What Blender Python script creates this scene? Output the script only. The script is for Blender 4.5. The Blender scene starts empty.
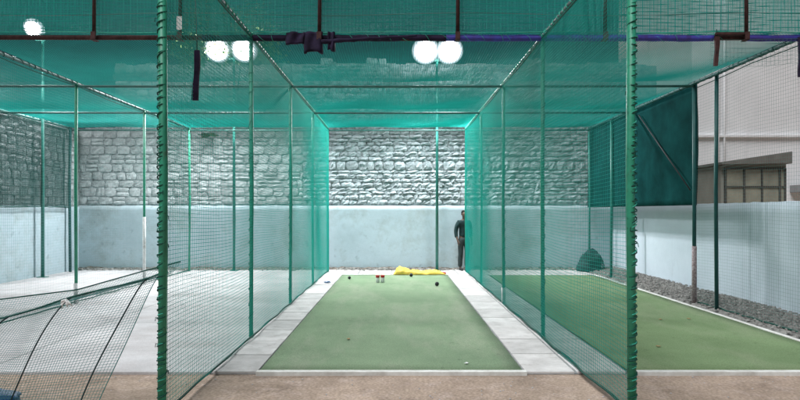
import bpy, bmesh, math, random
import numpy as np
from mathutils import Vector, noise
R = math.radians
random.seed(7)
rng = np.random.default_rng(7)
S = bpy.context.scene
C = S.collection

# ------------------------------------------------------------------ camera
CAM_H = 1.6
cd = bpy.data.cameras.new('camera')
cd.sensor_width = 36; cd.lens = 27.0
cd.shift_x = 3 / 800; cd.shift_y = 11.5 / 800
cd.clip_start = 0.05; cd.clip_end = 3000
cam = bpy.data.objects.new('camera', cd); C.objects.link(cam)
cam.location = (0, 0, CAM_H); cam.rotation_euler = (R(90), 0, 0)
S.camera = cam

# ------------------------------------------------------------------ night sky and the added soft fill light
SUN_EL, SUN_AZ = 58, 213          # azimuth of the light source seen from above, clockwise from +Y
w = bpy.data.worlds.new('World'); S.world = w; w.use_nodes = True
nt = w.node_tree
sky = nt.nodes.new('ShaderNodeTexSky'); sky.sky_type = 'NISHITA'; sky.sun_disc = False
sky.sun_elevation = R(SUN_EL); sky.sun_rotation = R(SUN_AZ)
bg = nt.nodes['Background']; bg.inputs['Strength'].default_value = 0.010
nt.links.new(sky.outputs[0], bg.inputs[0])
sl = bpy.data.lights.new('fill_sun', 'SUN'); sl.energy = 2.5; sl.angle = R(35); sl.color = (0.97, 0.985, 1.0)  # added front fill, stands in for unseen floodlights behind the camera
so = bpy.data.objects.new('fill_sun', sl); C.objects.link(so)
d = Vector((math.sin(R(SUN_AZ)) * math.cos(R(SUN_EL)), math.cos(R(SUN_AZ)) * math.cos(R(SUN_EL)), math.sin(R(SUN_EL))))
so.rotation_euler = d.to_track_quat('Z', 'Y').to_euler(); so.location = (0, 0, 20)
LAMP_W = 1080
LAMP_COL = (0.97, 0.98, 1.0)
vs = S.view_settings
vs.view_transform = 'Standard'; vs.look = 'None'; vs.exposure = 0.36; vs.gamma = 1.0; vs.use_curve_mapping = False
S.render.engine = 'CYCLES'
S.cycles.use_denoising = True
S.cycles.max_bounces = 6
S.cycles.sample_clamp_indirect = 4

# ------------------------------------------------------------------ materials
def mat(name, col, rough=0.7, var=0.15, scale=6.0, col2=None, bump=0.0, bscale=40.0, metal=0.0, spec=0.35,
        coord='Object', stains=None, rnd=0.0, translucent=0.0, detail=6.0, grain=None, marks=None):
    m = bpy.data.materials.new(name); m.use_nodes = True
    n = m.node_tree.nodes; l = m.node_tree.links
    b = n['Principled BSDF']
    b.inputs['Roughness'].default_value = rough; b.inputs['Metallic'].default_value = metal
    b.inputs['Specular IOR Level'].default_value = spec
    tc = n.new('ShaderNodeTexCoord')
    no = n.new('ShaderNodeTexNoise'); no.inputs['Scale'].default_value = scale; no.inputs['Detail'].default_value = detail
    no.inputs['Roughness'].default_value = 0.65
    l.new(tc.outputs[coord], no.inputs['Vector'])
    rp = n.new('ShaderNodeValToRGB')
    c2 = col2 or tuple(max(0, c * (1 - 2 * var)) for c in col)
    c1 = tuple(min(1, c * (1 + var)) for c in col)
    rp.color_ramp.elements[0].position = 0.32; rp.color_ramp.elements[0].color = (*c2, 1)
    rp.color_ramp.elements[1].position = 0.66; rp.color_ramp.elements[1].color = (*c1, 1)
    l.new(no.outputs['Fac'], rp.inputs['Fac'])
    out = rp.outputs['Color']
    if rnd:
        oi = n.new('ShaderNodeObjectInfo'); ge = n.new('ShaderNodeNewGeometry')
        ad = n.new('ShaderNodeMath'); ad.operation = 'ADD'
        l.new(oi.outputs['Random'], ad.inputs[0]); l.new(ge.outputs['Random Per Island'], ad.inputs[1])
        fr = n.new('ShaderNodeMath'); fr.operation = 'FRACT'; l.new(ad.outputs[0], fr.inputs[0])
        mr = n.new('ShaderNodeMapRange'); mr.inputs['To Min'].default_value = 1 - rnd; mr.inputs['To Max'].default_value = 1 + rnd
        l.new(fr.outputs[0], mr.inputs['Value'])
        vm = n.new('ShaderNodeVectorMath'); vm.operation = 'SCALE'
        l.new(out, vm.inputs[0]); l.new(mr.outputs[0], vm.inputs['Scale'])
        out = vm.outputs[0]
    if stains:                                   # (colour, scale, low, high, stretch)
        sc, ss, lo, hi, st = stains
        mp = n.new('ShaderNodeMapping'); mp.inputs['Scale'].default_value = st
        l.new(tc.outputs[coord], mp.inputs['Vector'])
        n2 = n.new('ShaderNodeTexNoise'); n2.inputs['Scale'].default_value = ss; n2.inputs['Detail'].default_value = 8
        n2.inputs['Roughness'].default_value = 0.7
        l.new(mp.outputs[0], n2.inputs['Vector'])
        r2 = n.new('ShaderNodeMapRange'); r2.inputs['From Min'].default_value = lo; r2.inputs['From Max'].default_value = hi
        l.new(n2.outputs['Fac'], r2.inputs['Value'])
        mx = n.new('ShaderNodeMix'); mx.data_type = 'RGBA'
        l.new(r2.outputs[0], mx.inputs['Factor']); l.new(out, mx.inputs[6]); mx.inputs[7].default_value = (*sc, 1)
        out = mx.outputs[2]
    for gr in (grain, marks):
        if not gr: continue
        gs, lo, hi, f0, f1 = gr                   # fine flecks: noise scale, noise range, brightness range
        n4 = n.new('ShaderNodeTexNoise'); n4.inputs['Scale'].default_value = gs; n4.inputs['Detail'].default_value = 3
        l.new(tc.outputs[coord], n4.inputs['Vector'])
        r4 = n.new('ShaderNodeMapRange'); r4.inputs['From Min'].default_value = lo; r4.inputs['From Max'].default_value = hi
        r4.inputs['To Min'].default_value = f0; r4.inputs['To Max'].default_value = f1
        l.new(n4.outputs['Fac'], r4.inputs['Value'])
        v4 = n.new('ShaderNodeVectorMath'); v4.operation = 'SCALE'
        l.new(out, v4.inputs[0]); l.new(r4.outputs[0], v4.inputs['Scale']); out = v4.outputs[0]
    l.new(out, b.inputs['Base Color'])
    if bump:
        n3 = n.new('ShaderNodeTexNoise'); n3.inputs['Scale'].default_value = bscale; n3.inputs['Detail'].default_value = 8
        n3.inputs['Roughness'].default_value = 0.7
        l.new(tc.outputs[coord], n3.inputs['Vector'])
        bp = n.new('ShaderNodeBump'); bp.inputs['Strength'].default_value = bump; bp.inputs['Distance'].default_value = 0.02
        l.new(n3.outputs['Fac'], bp.inputs['Height']); l.new(bp.outputs[0], b.inputs['Normal'])
    if translucent:
        tr = n.new('ShaderNodeBsdfTranslucent'); l.new(out, tr.inputs['Color'])
        ms = n.new('ShaderNodeMixShader'); ms.inputs[0].default_value = translucent
        l.new(b.outputs[0], ms.inputs[1]); l.new(tr.outputs[0], ms.inputs[2])
        l.new(ms.outputs[0], n['Material Output'].inputs['Surface'])
    return m

M = {}
M['dirt'] = mat('red_dirt', (0.44, 0.335, 0.265), 0.95, 0.12, 1.3, (0.31, 0.235, 0.185), 0.55, 60, spec=0.1,
                stains=((0.50, 0.39, 0.335), 5, 0.5, 0.72, (1, 1, 1)), grain=(38, .35, .65, .8, 1.2), marks=(3, .58, .72, 1.0, .75))
M['concrete'] = mat('pale_concrete', (0.53, 0.515, 0.52), 0.85, 0.06, 1.1, (0.41, 0.395, 0.40), 0.25, 50, spec=0.2, rnd=0.04,
                    stains=((0.37, 0.325, 0.315), 1.7, 0.5, 0.82, (0.3, 1, 1)), grain=(45, .35, .65, .93, 1.06))
M['slab'] = mat('paving_concrete', (0.60, 0.58, 0.57), 0.85, 0.08, 3.0, (0.45, 0.43, 0.42), 0.3, 45, spec=0.2, rnd=0.13,
                stains=((0.30, 0.27, 0.25), 5.0, 0.56, 0.8, (1, 1, 1)))
M['carpet'] = mat('green_carpet', (0.215, 0.295, 0.185), 0.95, 0.08, 0.8, (0.172, 0.245, 0.152), 0.35, 160, spec=0.1,
                  stains=((0.29, 0.33, 0.24), 1.3, 0.47, 0.72, (1.0, 0.3, 1)), grain=(70, .35, .65, .82, 1.16), marks=(9, .66, .74, 1.0, .72))
M['carpet2'] = mat('green_carpet_wall_lane', (0.190, 0.268, 0.140), 0.95, 0.08, 0.8, (0.150, 0.220, 0.110), 0.35, 160, spec=0.1,
                   stains=((0.25, 0.30, 0.185), 1.2, 0.47, 0.74, (1.0, 0.4, 1)), grain=(70, .35, .65, .82, 1.16), marks=(9, .66, .74, 1.0, .72))
M['white_line'] = mat('white_edge_tape', (0.72, 0.72, 0.69), 0.8, 0.06, 5, (0.52, 0.50, 0.46), 0.15, 50)
M['band'] = mat('blue_white_limewash', (0.43, 0.525, 0.57), 0.85, 0.06, 0.9, (0.36, 0.44, 0.48), 0.22, 9, spec=0.2, coord='Object',
                stains=((0.23, 0.245, 0.225), 0.9, 0.48, 0.80, (1, 1, 0.9)), marks=(5, .62, .72, 1.0, .8))
M['band2'] = mat('side_wall_limewash', (0.56, 0.63, 0.69), 0.8, 0.04, 0.7, (0.49, 0.56, 0.62), 0.14, 8, spec=0.25,
                 stains=((0.30, 0.35, 0.39), 1.6, 0.58, 0.9, (1, 1, 0.25)))
M['stone'] = mat('grey_rubble_stone', (0.37, 0.42, 0.44), 0.85, 0.2, 9, (0.20, 0.23, 0.245), 1.0, 26, spec=0.08, rnd=0.22, stains=((0.17, 0.20, 0.19), 3.0, 0.52, 0.8, (1, 1, 1)))
M['stone2'] = mat('pale_block_stone', (0.44, 0.47, 0.48), 0.85, 0.15, 6, (0.25, 0.27, 0.275), 0.7, 18, spec=0.2, rnd=0.18)
M['mortar'] = mat('dark_mortar', (0.31, 0.34, 0.35), 0.95, 0.25, 9, None, 0.8, 25, spec=0.1)
M['mortar2'] = mat('grey_mortar', (0.28, 0.295, 0.295), 0.95, 0.25, 9, None, 0.8, 25, spec=0.1)
M['net'] = mat('green_nylon_net', (0.018, 0.42, 0.345), 0.6, 0.08, 0.6, None, spec=0.15, translucent=0.3)
M['roofnet'] = mat('teal_roof_net', (0.03, 0.43, 0.39), 0.6, 0.08, 0.6, None, spec=0.15, translucent=0.4)
M['clearnet'] = mat('faded_net', (0.14, 0.30, 0.27), 0.6, 0.08, 0.6, None, spec=0.3, translucent=0.3)
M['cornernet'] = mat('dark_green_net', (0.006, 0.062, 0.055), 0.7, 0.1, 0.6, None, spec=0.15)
M['darknet'] = mat('grey_green_net', (0.09, 0.28, 0.26), 0.65, 0.1, 0.6, None, spec=0.3, translucent=0.25)
M['post'] = mat('green_paint', (0.028, 0.30, 0.18), 0.5, 0.15, 5, (0.018, 0.20, 0.12), 0.1, 30, spec=0.5,
                stains=((0.07, 0.10, 0.07), 12, 0.58, 0.7, (1, 1, 0.35)), marks=(30, .62, .7, 1.0, .6))
M['postdark'] = mat('dark_green_paint', (0.010, 0.085, 0.082), 0.5, 0.15, 5, None, 0.1, 30, spec=0.4)
M['mast'] = mat('teal_mast_paint', (0.02, 0.16, 0.13), 0.45, 0.15, 5, None, 0.1, 30, spec=0.5)
M['rope'] = mat('dark_green_rope', (0.006, 0.075, 0.055), 0.8, 0.25, 30, None, 0.3, 120)
M['blackrope'] = mat('blackish_seam_rope', (0.018, 0.05, 0.052), 0.8, 0.25, 30, None, 0.3, 120)
M['lightrope'] = mat('green_lashing', (0.05, 0.42, 0.30), 0.7, 0.15, 20, None, 0.2, 100)
M['rail'] = mat('dull_green_pipe', (0.02, 0.11, 0.095), 0.5, 0.2, 5, None, 0.1, 30, spec=0.5)
M['rust'] = mat('rusty_brown_pipe', (0.062, 0.026, 0.025), 0.75, 0.3, 12, None, 0.3, 40, spec=0.3)
M['violet'] = mat('dark_violet_cloth', (0.024, 0.016, 0.042), 0.85, 0.3, 6, None, 0.2, 30, spec=0.2)
M['blue'] = mat('blue_wrap', (0.045, 0.055, 0.36), 0.6, 0.2, 8, (0.05, 0.03, 0.20), 0.2, 30, spec=0.4)
M['whitepaint'] = mat('chipped_white_paint', (0.78, 0.78, 0.78), 0.6, 0.06, 8, (0.42, 0.40, 0.39), 0.2, 40)
M['wornpaint'] = mat('worn_reddish_paint', (0.42, 0.36, 0.37), 0.7, 0.1, 25, (0.13, 0.07, 0.07), 0.2, 40)
M['cloth'] = mat('dark_green_shade_cloth', (0.005, 0.044, 0.044), 0.85, 0.2, 1.6, None, 0.25, 120, spec=0.02)
M['house'] = mat('pale_house_render', (0.80, 0.80, 0.81), 0.85, 0.04, 0.5, (0.72, 0.72, 0.73), 0.15, 20, spec=0.15,
                 stains=((0.40, 0.395, 0.40), 0.9, 0.56, 0.9, (1, 1, 0.3)))
M['ledge'] = mat('grey_ledge', (0.30, 0.29, 0.30), 0.85, 0.1, 2, None, 0.1, 20)
M['tin'] = mat('tin_roof', (0.17, 0.16, 0.145), 0.6, 0.15, 3, None, 0.1, 20)
M['frame'] = mat('dark_window_frame', (0.075, 0.07, 0.065), 0.6, 0.15, 3)
M['pane'] = mat('frosted_pane', (0.33, 0.32, 0.25), 0.25, 0.10, 1.6, (0.20, 0.195, 0.16), spec=0.5)
M['shed'] = mat('shed_render', (0.27, 0.26, 0.225), 0.85, 0.08, 2, None, 0.15, 20)
M['gravel'] = mat('gravel', (0.27, 0.26, 0.245), 0.95, 0.2, 12, None, 0.6, 60, spec=0.1, rnd=0.3)
M['housing'] = mat('lamp_housing', (0.10, 0.10, 0.11), 0.5, 0.1, 5, metal=0.4)
M['bark'] = mat('bark', (0.10, 0.075, 0.055), 0.95, 0.3, 14, None, 0.8, 30)
M['leaf'] = mat('leaf_green', (0.13, 0.17, 0.06), 0.6, 0.3, 3, None, rnd=0.4, translucent=0.35)
M['leafdark'] = mat('leaf_dark', (0.03, 0.06, 0.03), 0.6, 0.3, 3, None, rnd=0.4, translucent=0.3)
M['yellow'] = mat('yellow_sheet', (0.72, 0.53, 0.09), 0.6, 0.10, 6, (0.54, 0.37, 0.06), 0.3, 20)
M['red'] = mat('red_plastic', (0.45, 0.03, 0.025), 0.4, 0.1, 5)
M['white'] = mat('white_plastic', (0.75, 0.75, 0.74), 0.4, 0.05, 5)
M['ball'] = mat('dark_leather', (0.018, 0.02, 0.022), 0.6, 0.2, 20)
M['bluecloth'] = mat('blue_tarpaulin', (0.02, 0.085, 0.20), 0.55, 0.2, 6, None, 0.3, 20)
M['skin'] = mat('skin', (0.10, 0.06, 0.045), 0.55, 0.08, 10)
M['hair'] = mat('black_hair', (0.008, 0.008, 0.009), 0.6, 0.2, 40)
M['shirt'] = mat('dark_shirt', (0.012, 0.035, 0.037), 0.9, 0.2, 12, None, 0.2, 40)
M['trouser'] = mat('grey_trousers', (0.03, 0.042, 0.043), 0.9, 0.2, 12, None, 0.2, 40)
M['dryleaf'] = mat('dry_leaf', (0.36, 0.24, 0.11), 0.8, 0.2, 20)
m = bpy.data.materials.new('lamp_glass_painted_glow'); m.use_nodes = True
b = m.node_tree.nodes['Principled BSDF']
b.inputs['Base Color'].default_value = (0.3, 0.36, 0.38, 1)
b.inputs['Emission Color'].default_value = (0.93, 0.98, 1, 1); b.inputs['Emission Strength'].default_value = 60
n = m.node_tree.nodes; l = m.node_tree.links        # glare painted into the emission: hot centre, soft glow fading to the rim
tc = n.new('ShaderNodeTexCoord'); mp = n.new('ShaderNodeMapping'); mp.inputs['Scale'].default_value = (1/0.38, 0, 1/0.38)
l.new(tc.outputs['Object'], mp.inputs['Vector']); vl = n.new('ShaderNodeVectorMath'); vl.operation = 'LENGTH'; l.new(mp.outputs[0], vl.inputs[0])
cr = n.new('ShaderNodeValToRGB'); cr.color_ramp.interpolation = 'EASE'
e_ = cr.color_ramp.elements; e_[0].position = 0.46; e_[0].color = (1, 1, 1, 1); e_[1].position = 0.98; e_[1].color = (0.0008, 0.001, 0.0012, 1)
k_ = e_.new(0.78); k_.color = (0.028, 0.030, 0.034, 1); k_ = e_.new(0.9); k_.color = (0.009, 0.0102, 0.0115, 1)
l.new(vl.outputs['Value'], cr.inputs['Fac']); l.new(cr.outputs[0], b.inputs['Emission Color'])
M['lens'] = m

# ------------------------------------------------------------------ mesh helpers
class MB:
    def __init__(s): s.v = []; s.f = []
    def add(s, v, f):
        o = len(s.v); s.v += [tuple(p) for p in v]; s.f += [tuple(i + o for i in q) for q in f]
    def box(s, x0, x1, y0, y1, z0, z1):
        s.add([(x0,y0,z0),(x1,y0,z0),(x1,y1,z0),(x0,y1,z0),(x0,y0,z1),(x1,y0,z1),(x1,y1,z1),(x0,y1,z1)],
              [(0,3,2,1),(4,5,6,7),(0,1,5,4),(1,2,6,5),(2,3,7,6),(3,0,4,7)])
    def tube(s, pts, r, n=8, cap=True):
        pts = [Vector(p) for p in pts]; rs = r if isinstance(r, (list, tuple)) else [r] * len(pts)
        vs = []; fs = []
        ref = None
        for i, p in enumerate(pts):
            t = (pts[min(i+1, len(pts)-1)] - pts[max(i-1, 0)]).normalized()
            if ref is None: ref = Vector((1,0,0)) if abs(t.x) < 0.8 else Vector((0,0,1))
            a = (ref - t * ref.dot(t)).normalized(); ref = a; bb = t.cross(a)
            for k in range(n):
                an = 2 * math.pi * k / n
                vs.append(p + (a * math.cos(an) + bb * math.sin(an)) * rs[i])
        for i in range(len(pts) - 1):
            for k in range(n):
                fs.append((i*n+k, i*n+(k+1) % n, (i+1)*n+(k+1) % n, (i+1)*n+k))
        if cap:
            fs.append(tuple(range(n-1, -1, -1))); fs.append(tuple((len(pts)-1)*n+k for k in range(n)))
        s.add(vs, fs)
    def helix(s, p0, p1, R0, r, pitch, n=5, per=8, ph=0):
        p0 = Vector(p0); p1 = Vector(p1); t = (p1-p0); L = t.length; t.normalize()
        ref = Vector((1,0,0)) if abs(t.x) < 0.8 else Vector((0,0,1))
        a = (ref - t*ref.dot(t)).normalized(); b2 = t.cross(a)
        N = int(L / pitch * per)
        pts = []
        for i in range(N + 1):
            an = 2*math.pi*i/per + ph
            jr = R0 * (1 + 0.05*math.sin(i*0.37)) + 0.002*noise.noise((i*.21, ph, R0))
            pts.append(p0 + t*(L*i/N + pitch*(0.9*noise.noise((i*.035, ph, L))+0.5*noise.noise((i*.12, ph, 3)))) + (a*math.cos(an) + b2*math.sin(an))*jr)
        s.tube(pts, r, n)
    def build(s, name, material, parent=None, smooth=False, bevel=0.0, loc=None):
        me = bpy.data.meshes.new(name); me.from_pydata(s.v, [], s.f); me.update()
        if smooth: me.shade_smooth()
        o = bpy.data.objects.new(name, me); C.objects.link(o); me.materials.append(material)
        if parent: o.parent = parent
        if loc: o.location = loc
        if bevel:
            bm = o.modifiers.new('bevel', 'BEVEL'); bm.width = bevel; bm.segments = 2; bm.limit_method = 'ANGLE'
        return o

def tag(o, label=None, cat=None, group=None, kind=None):
    if label: o['label'] = label
    if cat: o['category'] = cat
    if group: o['group'] = group
    if kind: o['kind'] = kind
    return o
def empty(name, loc, label=None, cat=None, group=None):
    o = bpy.data.objects.new(name, None); C.objects.link(o); o.location = loc; o.empty_display_size = 0.1
    return tag(o, label, cat, group)
def quadmesh(name, V, F, material, parent=None, smooth=True):
    me = bpy.data.meshes.new(name); nv, nf = len(V), len(F)
    me.vertices.add(nv); me.vertices.foreach_set('co', np.asarray(V, dtype=np.float32).ravel())
    me.loops.add(nf * 4); me.loops.foreach_set('vertex_index', np.asarray(F, dtype=np.int32).ravel())
    me.polygons.add(nf); me.polygons.foreach_set('loop_start', np.arange(0, nf*4, 4, dtype=np.int32))
    me.update(calc_edges=True); me.validate()
    if smooth: me.shade_smooth()
    o = bpy.data.objects.new(name, me); C.objects.link(o); me.materials.append(material)
    if parent: o.parent = parent
    return o
def strands(P, r):
    """P (n, m, 3) polylines -> three-sided cords"""
    n, m_, _ = P.shape
    t = np.gradient(P, axis=1); t /= np.linalg.norm(t, axis=2, keepdims=True) + 1e-9
    ref = np.array([0.31, 0.52, 0.79]); 
    a = np.cross(t, ref); a /= np.linalg.norm(a, axis=2, keepdims=True) + 1e-9
    b_ = np.cross(t, a)
    V = np.stack([P + r * (a*math.cos(k*2.0944) + b_*math.sin(k*2.0944)) for k in range(3)], axis=2)
    idx = np.arange(n*m_*3).reshape(n, m_, 3)
    F = np.stack([np.stack([idx[:, :-1, k], idx[:, :-1, (k+1) % 3], idx[:, 1:, (k+1) % 3], idx[:, 1:, k]], axis=-1) for k in range(3)], axis=2)
    return V.reshape(-1, 3), F.reshape(-1, 4)
def netting(name, fn, U, V, cell, r, material, parent, su=24, sv=8, cellv=None):
    """fn(u, v) with u in 0..U metres, v in 0..V metres -> xyz arrays"""
    nu = max(2, int(U / cell) + 1); nv = max(2, int(V / (cellv or cell)) + 1)
    u = np.linspace(0, U, nu); v = np.linspace(0, V, nv)
    uu, vv = np.meshgrid(u, np.linspace(0, V, sv + 1), indexing='ij'); A = np.stack(fn(uu, vv), axis=-1)
    vv2, uu2 = np.meshgrid(v, np.linspace(0, U, su + 1), indexing='ij'); B = np.stack(fn(uu2, vv2), axis=-1)
    V1, F1 = strands(A, r); V2, F2 = strands(B, r)
    return quadmesh(name, np.concatenate([V1, V2]), np.concatenate([F1, F2 + len(V1)]), material, parent)

# ------------------------------------------------------------------ layout, metres (camera at the origin, looking along +Y)
XA, XB, XC, XD = -5.56, -1.85, 1.85, 5.14       # net partitions
XL, XR = -8.8, 5.9                              # side walls
YF, YB, YE = 4.72, 7.6, 16.05                   # front posts, beam, end of the nets
BAYS = [4.72, 7.6, 10.4, 13.2, 16.05]
YW = 16.6                                       # face of the back wall
ZC = 3.82                                       # net roof
ZBAND = 1.76
Y0 = 5.98                                       # front edge of the floors

# ------------------------------------------------------------------ ground and floors
nx, ny = 90, 60
V = []; F = []
gx = np.concatenate([[-1500, -300, -60, -20], np.linspace(-10, 10, nx), [20, 60, 300, 1500]])
gy = np.concatenate([[-1500, -200, -20], np.linspace(-3, 7, ny), [12, 25, 60, 300, 1500]])
for y in gy:
    for x in gx:
        z = -0.028
        if -3 <= y <= 5.9 and abs(x) <= 10: z += 0.012 * noise.noise((x*1.3, y*1.3, 0)) + 0.006 * noise.noise((x*6, y*6, 3))
        V.append((x, y, z))
NX = len(gx)
for j in range(len(gy)-1):
    for i in range(NX-1): F.append((j*NX+i, j*NX+i+1, (j+1)*NX+i+1, (j+1)*NX+i))
tag(quadmesh('ground', V, F, M['dirt']), kind='structure')

def slabs(parent, x0, x1, y0, y1, nxs, dy, z, material, gap=0.013, name='paving_slab', jit=0.003):
    wx = (x1-x0)/nxs
    nys = round((y1-y0)/dy); wy = (y1-y0)/nys
    for i in range(nxs):
        for j in range(nys):
            mb = MB(); zz = z + random.uniform(-jit, jit)
            mb.box(x0+i*wx+gap, x0+(i+1)*wx-gap, y0+j*wy+gap, y0+(j+1)*wy-gap, z-0.05, zz)
            mb.build(name, material, parent, bevel=0.006)
mb = MB(); mb.box(XL-0.3, XR+0.3, Y0+0.012, YW+0.3, -0.06, -0.012)
floor = tag(mb.build('concrete_floor', M['mortar2'], bevel=0.01), kind='structure')
slabs(floor, XL, -1.86, Y0, YW, 3, 2.6, 0.002, M['concrete'], 0.005, 'concrete_panel', 0.001)
slabs(floor, -1.86, -1.385, Y0, 15.2, 1, 0.72, 0.004, M['slab'])
slabs(floor, 1.275, 2.30, Y0, 15.2, 2, 0.78, 0.004, M['slab'])
slabs(floor, -1.86, 5.0, 15.2, YW, 8, 0.7, 0.0, M['slab'])

def carpet(label, x0, x1, y0, y1, material, seams):
    e = empty('turf_carpet', ((x0+x1)/2, (y0+y1)/2, 0), label, 'carpet')
    N = 40; K = 12
    mbx = MB(); vs_ = []; fs_ = []
    for j in range(N+1):
        for i in range(K+1):
            x = x0 + (x1-x0)*i/K; y = y0 + (y1-y0)*j/N
            if i in (0, K): x += 0.008*noise.noise((y*1.7, i, 1))
            z = 0.016 + 0.004*noise.noise((x*2.1, y*1.4, 5)) + (0.004*max(0, noise.noise((x*0.8, y*3, 8))))
            vs_.append((x-(x0+x1)/2, y-(y0+y1)/2, z))
    for j in range(N):
        for i in range(K): fs_.append((j*(K+1)+i, j*(K+1)+i+1, (j+1)*(K+1)+i+1, (j+1)*(K+1)+i))
    o = quadmesh('pile', vs_, fs_, material, e)
    sm = o.modifiers.new('solid', 'SOLIDIFY'); sm.thickness = 0.022; sm.offset = -1
    return e
cy1 = 14.95
cpt = carpet('worn green carpet of the lane holding the yellow sheet and balls', -1.37, 1.255, Y0+0.04, cy1, M['carpet'], 1)
cpt2 = carpet('green carpet of the lane beside the plain limewashed side wall', 2.32, 4.90, Y0+0.04, cy1, M['carpet2'], 1)
def strip(pts, wd, parent, z=0.026, ox=0, oy=0):
    mbx = MB()
    (xa, ya), (xb, yb) = pts
    if abs(xa-xb) < 1e-6: mbx.box(xa-wd/2-ox, xa+wd/2-ox, ya-oy, yb-oy, -0.03, z)
    else: mbx.box(xa-ox, xb-ox, ya-wd/2-oy, ya+wd/2-oy, -0.04, z)
    return mbx.build('edge_strip', M['white_line'], parent, bevel=0.003)
oc = (cpt.location.x, cpt.location.y); od = (cpt2.location.x, cpt2.location.y)
strip([(-1.40, Y0+0.0), (1.29, Y0+0.0)], 0.075, cpt, 0.012, *oc)
strip([(-1.385, cy1+0.03), (1.27, cy1+0.03)], 0.06, cpt, 0.03, *oc)
strip([(2.30, Y0+0.0), (5.4, Y0+0.0)], 0.075, cpt2, 0.012, *od)
strip([(4.935, Y0+0.05), (4.935, cy1+0.06)], 0.06, cpt2, 0.024, *od)
strip([(2.30, cy1+0.03), (4.90, cy1+0.03)], 0.06, cpt2, 0.02, *od)

# ------------------------------------------------------------------ stone walls
def stone_mesh(cs, depth, n=(4, 3), rough=0.02):
    """cs: four corners (u, z) counter-clockwise; front face bulges to -y"""
    cu = sum(c[0] for c in cs)/4; cz = sum(c[1] for c in cs)/4
    nu, nv = n; vs_ = []; fs_ = []
    sd = random.uniform(0, 99)
    for j in range(nv+1):
        for i in range(nu+1):
            s, t = i/nu, j/nv
            bx = cs[0][0]*(1-s)*(1-t)+cs[1][0]*s*(1-t)+cs[2][0]*s*t+cs[3][0]*(1-s)*t
            bz = cs[0][1]*(1-s)*(1-t)+cs[1][1]*s*(1-t)+cs[2][1]*s*t+cs[3][1]*(1-s)*t
            edge = i in (0, nu) or j in (0, nv)
            corner = i in (0, nu) and j in (0, nv)
            k = 0.88 if corner else 1.0
            x = cu + (bx-cu)*k + random.uniform(-1, 1)*rough*0.7; z = cz + (bz-cz)*k + random.uniform(-1, 1)*rough*0.6
            y = -depth*((0.55 if corner else 0.78) if edge else 1.0) - (0 if edge else random.uniform(-0.5, 1)*rough) 
            vs_.append((x-cu, y, z-cz))
    W = nu+1
    for j in range(nv):
        for i in range(nu): fs_.append((j*W+i, j*W+i+1, (j+1)*W+i+1, (j+1)*W+i))
    ring = [i for i in range(W)] + [j*W+nu for j in range(1, nv+1)] + [nv*W+i for i in range(nu-1, -1, -1)] + [j*W for j in range(nv-1, 0, -1)]
    base = len(vs_)
    for q in ring: vs_.append((vs_[q][0], 0.02, vs_[q][2]))
    L = len(ring)
    for k in range(L):
        k2 = (k+1) % L; fs_.append((ring[k2], ring[k], base+k, base+k2))
    return cu, cz, vs_, fs_
def courses(u0, u1, z0, z1, hmin, hmax, wmin, wmax, joint, depth, rough, top=None, fixed=None):
    out = []; z = z0; row = 0
    while z < z1 - 0.06:
        h = random.uniform(hmin, hmax); big = False
        if fixed:
            fz0, fz1 = fixed
            if z < fz0 - 0.01 and z + h > fz0 - 0.07: h = fz0 - z
            elif abs(z - fz0) < 0.02: h = fz1 - fz0; big = True
        u = u0 - random.uniform(0, wmin)
        while u < u1:
            wd = random.uniform(wmin, wmax)
            if big: wd = random.uniform(0.2, 0.34)
            a = max(u, u0); bb = min(u+wd, u1)
            if bb - a > 0.07:
                jt = joint*(2.8 if big else random.uniform(0.6, 1.4))
                j = lambda: random.uniform(-1, 1)*(0.012 if big else 0.022)
                if top is None or z + h*0.6 < top((a+bb)/2):
                    if not big and h > 0.16 and random.random() < 0.22:      # two thin stones on top of each other
                        for q in (0, 1):
                            zz = z + q*h/2
                            out.append(([(a+jt/2+j()/2, zz+jt/2), (bb-jt/2+j()/2, zz+jt/2), (bb-jt/2+j()/2, zz+h/2-jt/2), (a+jt/2+j()/2, zz+h/2-jt/2)], depth*random.uniform(.6, 1.3), rough))
                    else:
                        out.append(([(a+jt/2+j(), z+jt/2+j()/2), (bb-jt/2+j(), z+jt/2+j()/2), (bb-jt/2+j(), z+h-jt/2+j()/2), (a+jt/2+j(), z+h-jt/2+j()/2)], depth*(1.25 if big else random.uniform(.55, 1.4)), rough))
            u += wd
        z += h; row += 1
    return out
def place_stones(parent, items, xf, rotz, limit, material_fn, score):
    items = sorted(items, key=score, reverse=True)
    rest = {}
    for k, (cs, dp, rg) in enumerate(items):
        cu, cz, vs_, fs_ = stone_mesh(cs, dp, (4, 3) if k < limit else (3, 2), rg)
        mt = material_fn(cu, cz)
        if k < limit:
            me = bpy.data.meshes.new('stone'); me.from_pydata(vs_, [], fs_); me.materials.append(mt)
            o = bpy.data.objects.new('stone', me); C.objects.link(o); o.parent = parent
            o.location = xf(cu, cz); o.rotation_euler.z = rotz
        else:
            mbx = rest.setdefault(mt.name, (MB(), mt))[0]
            c, s = math.cos(rotz), math.sin(rotz); ox, oy, oz = xf(cu, cz)
            mbx.add([(v[0]*c-v[1]*s+ox, v[0]*s+v[1]*c+oy, v[2]+oz) for v in vs_], fs_)
    for mbx, mt in rest.values(): tag(mbx.build('small_stones', mt, parent), kind='stuff')

def wall_top(x):
    return (5.75 if x > -7.75 else 3.95) + 0.14*noise.noise((x*0.9, 0, 2)) + 0.06*noise.noise((x*4, 0, 4))
bw = empty('stone_wall', (0, YW, 0), 'tall rubble stone wall with a limewashed lower band closing off all the lanes', 'wall')
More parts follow.
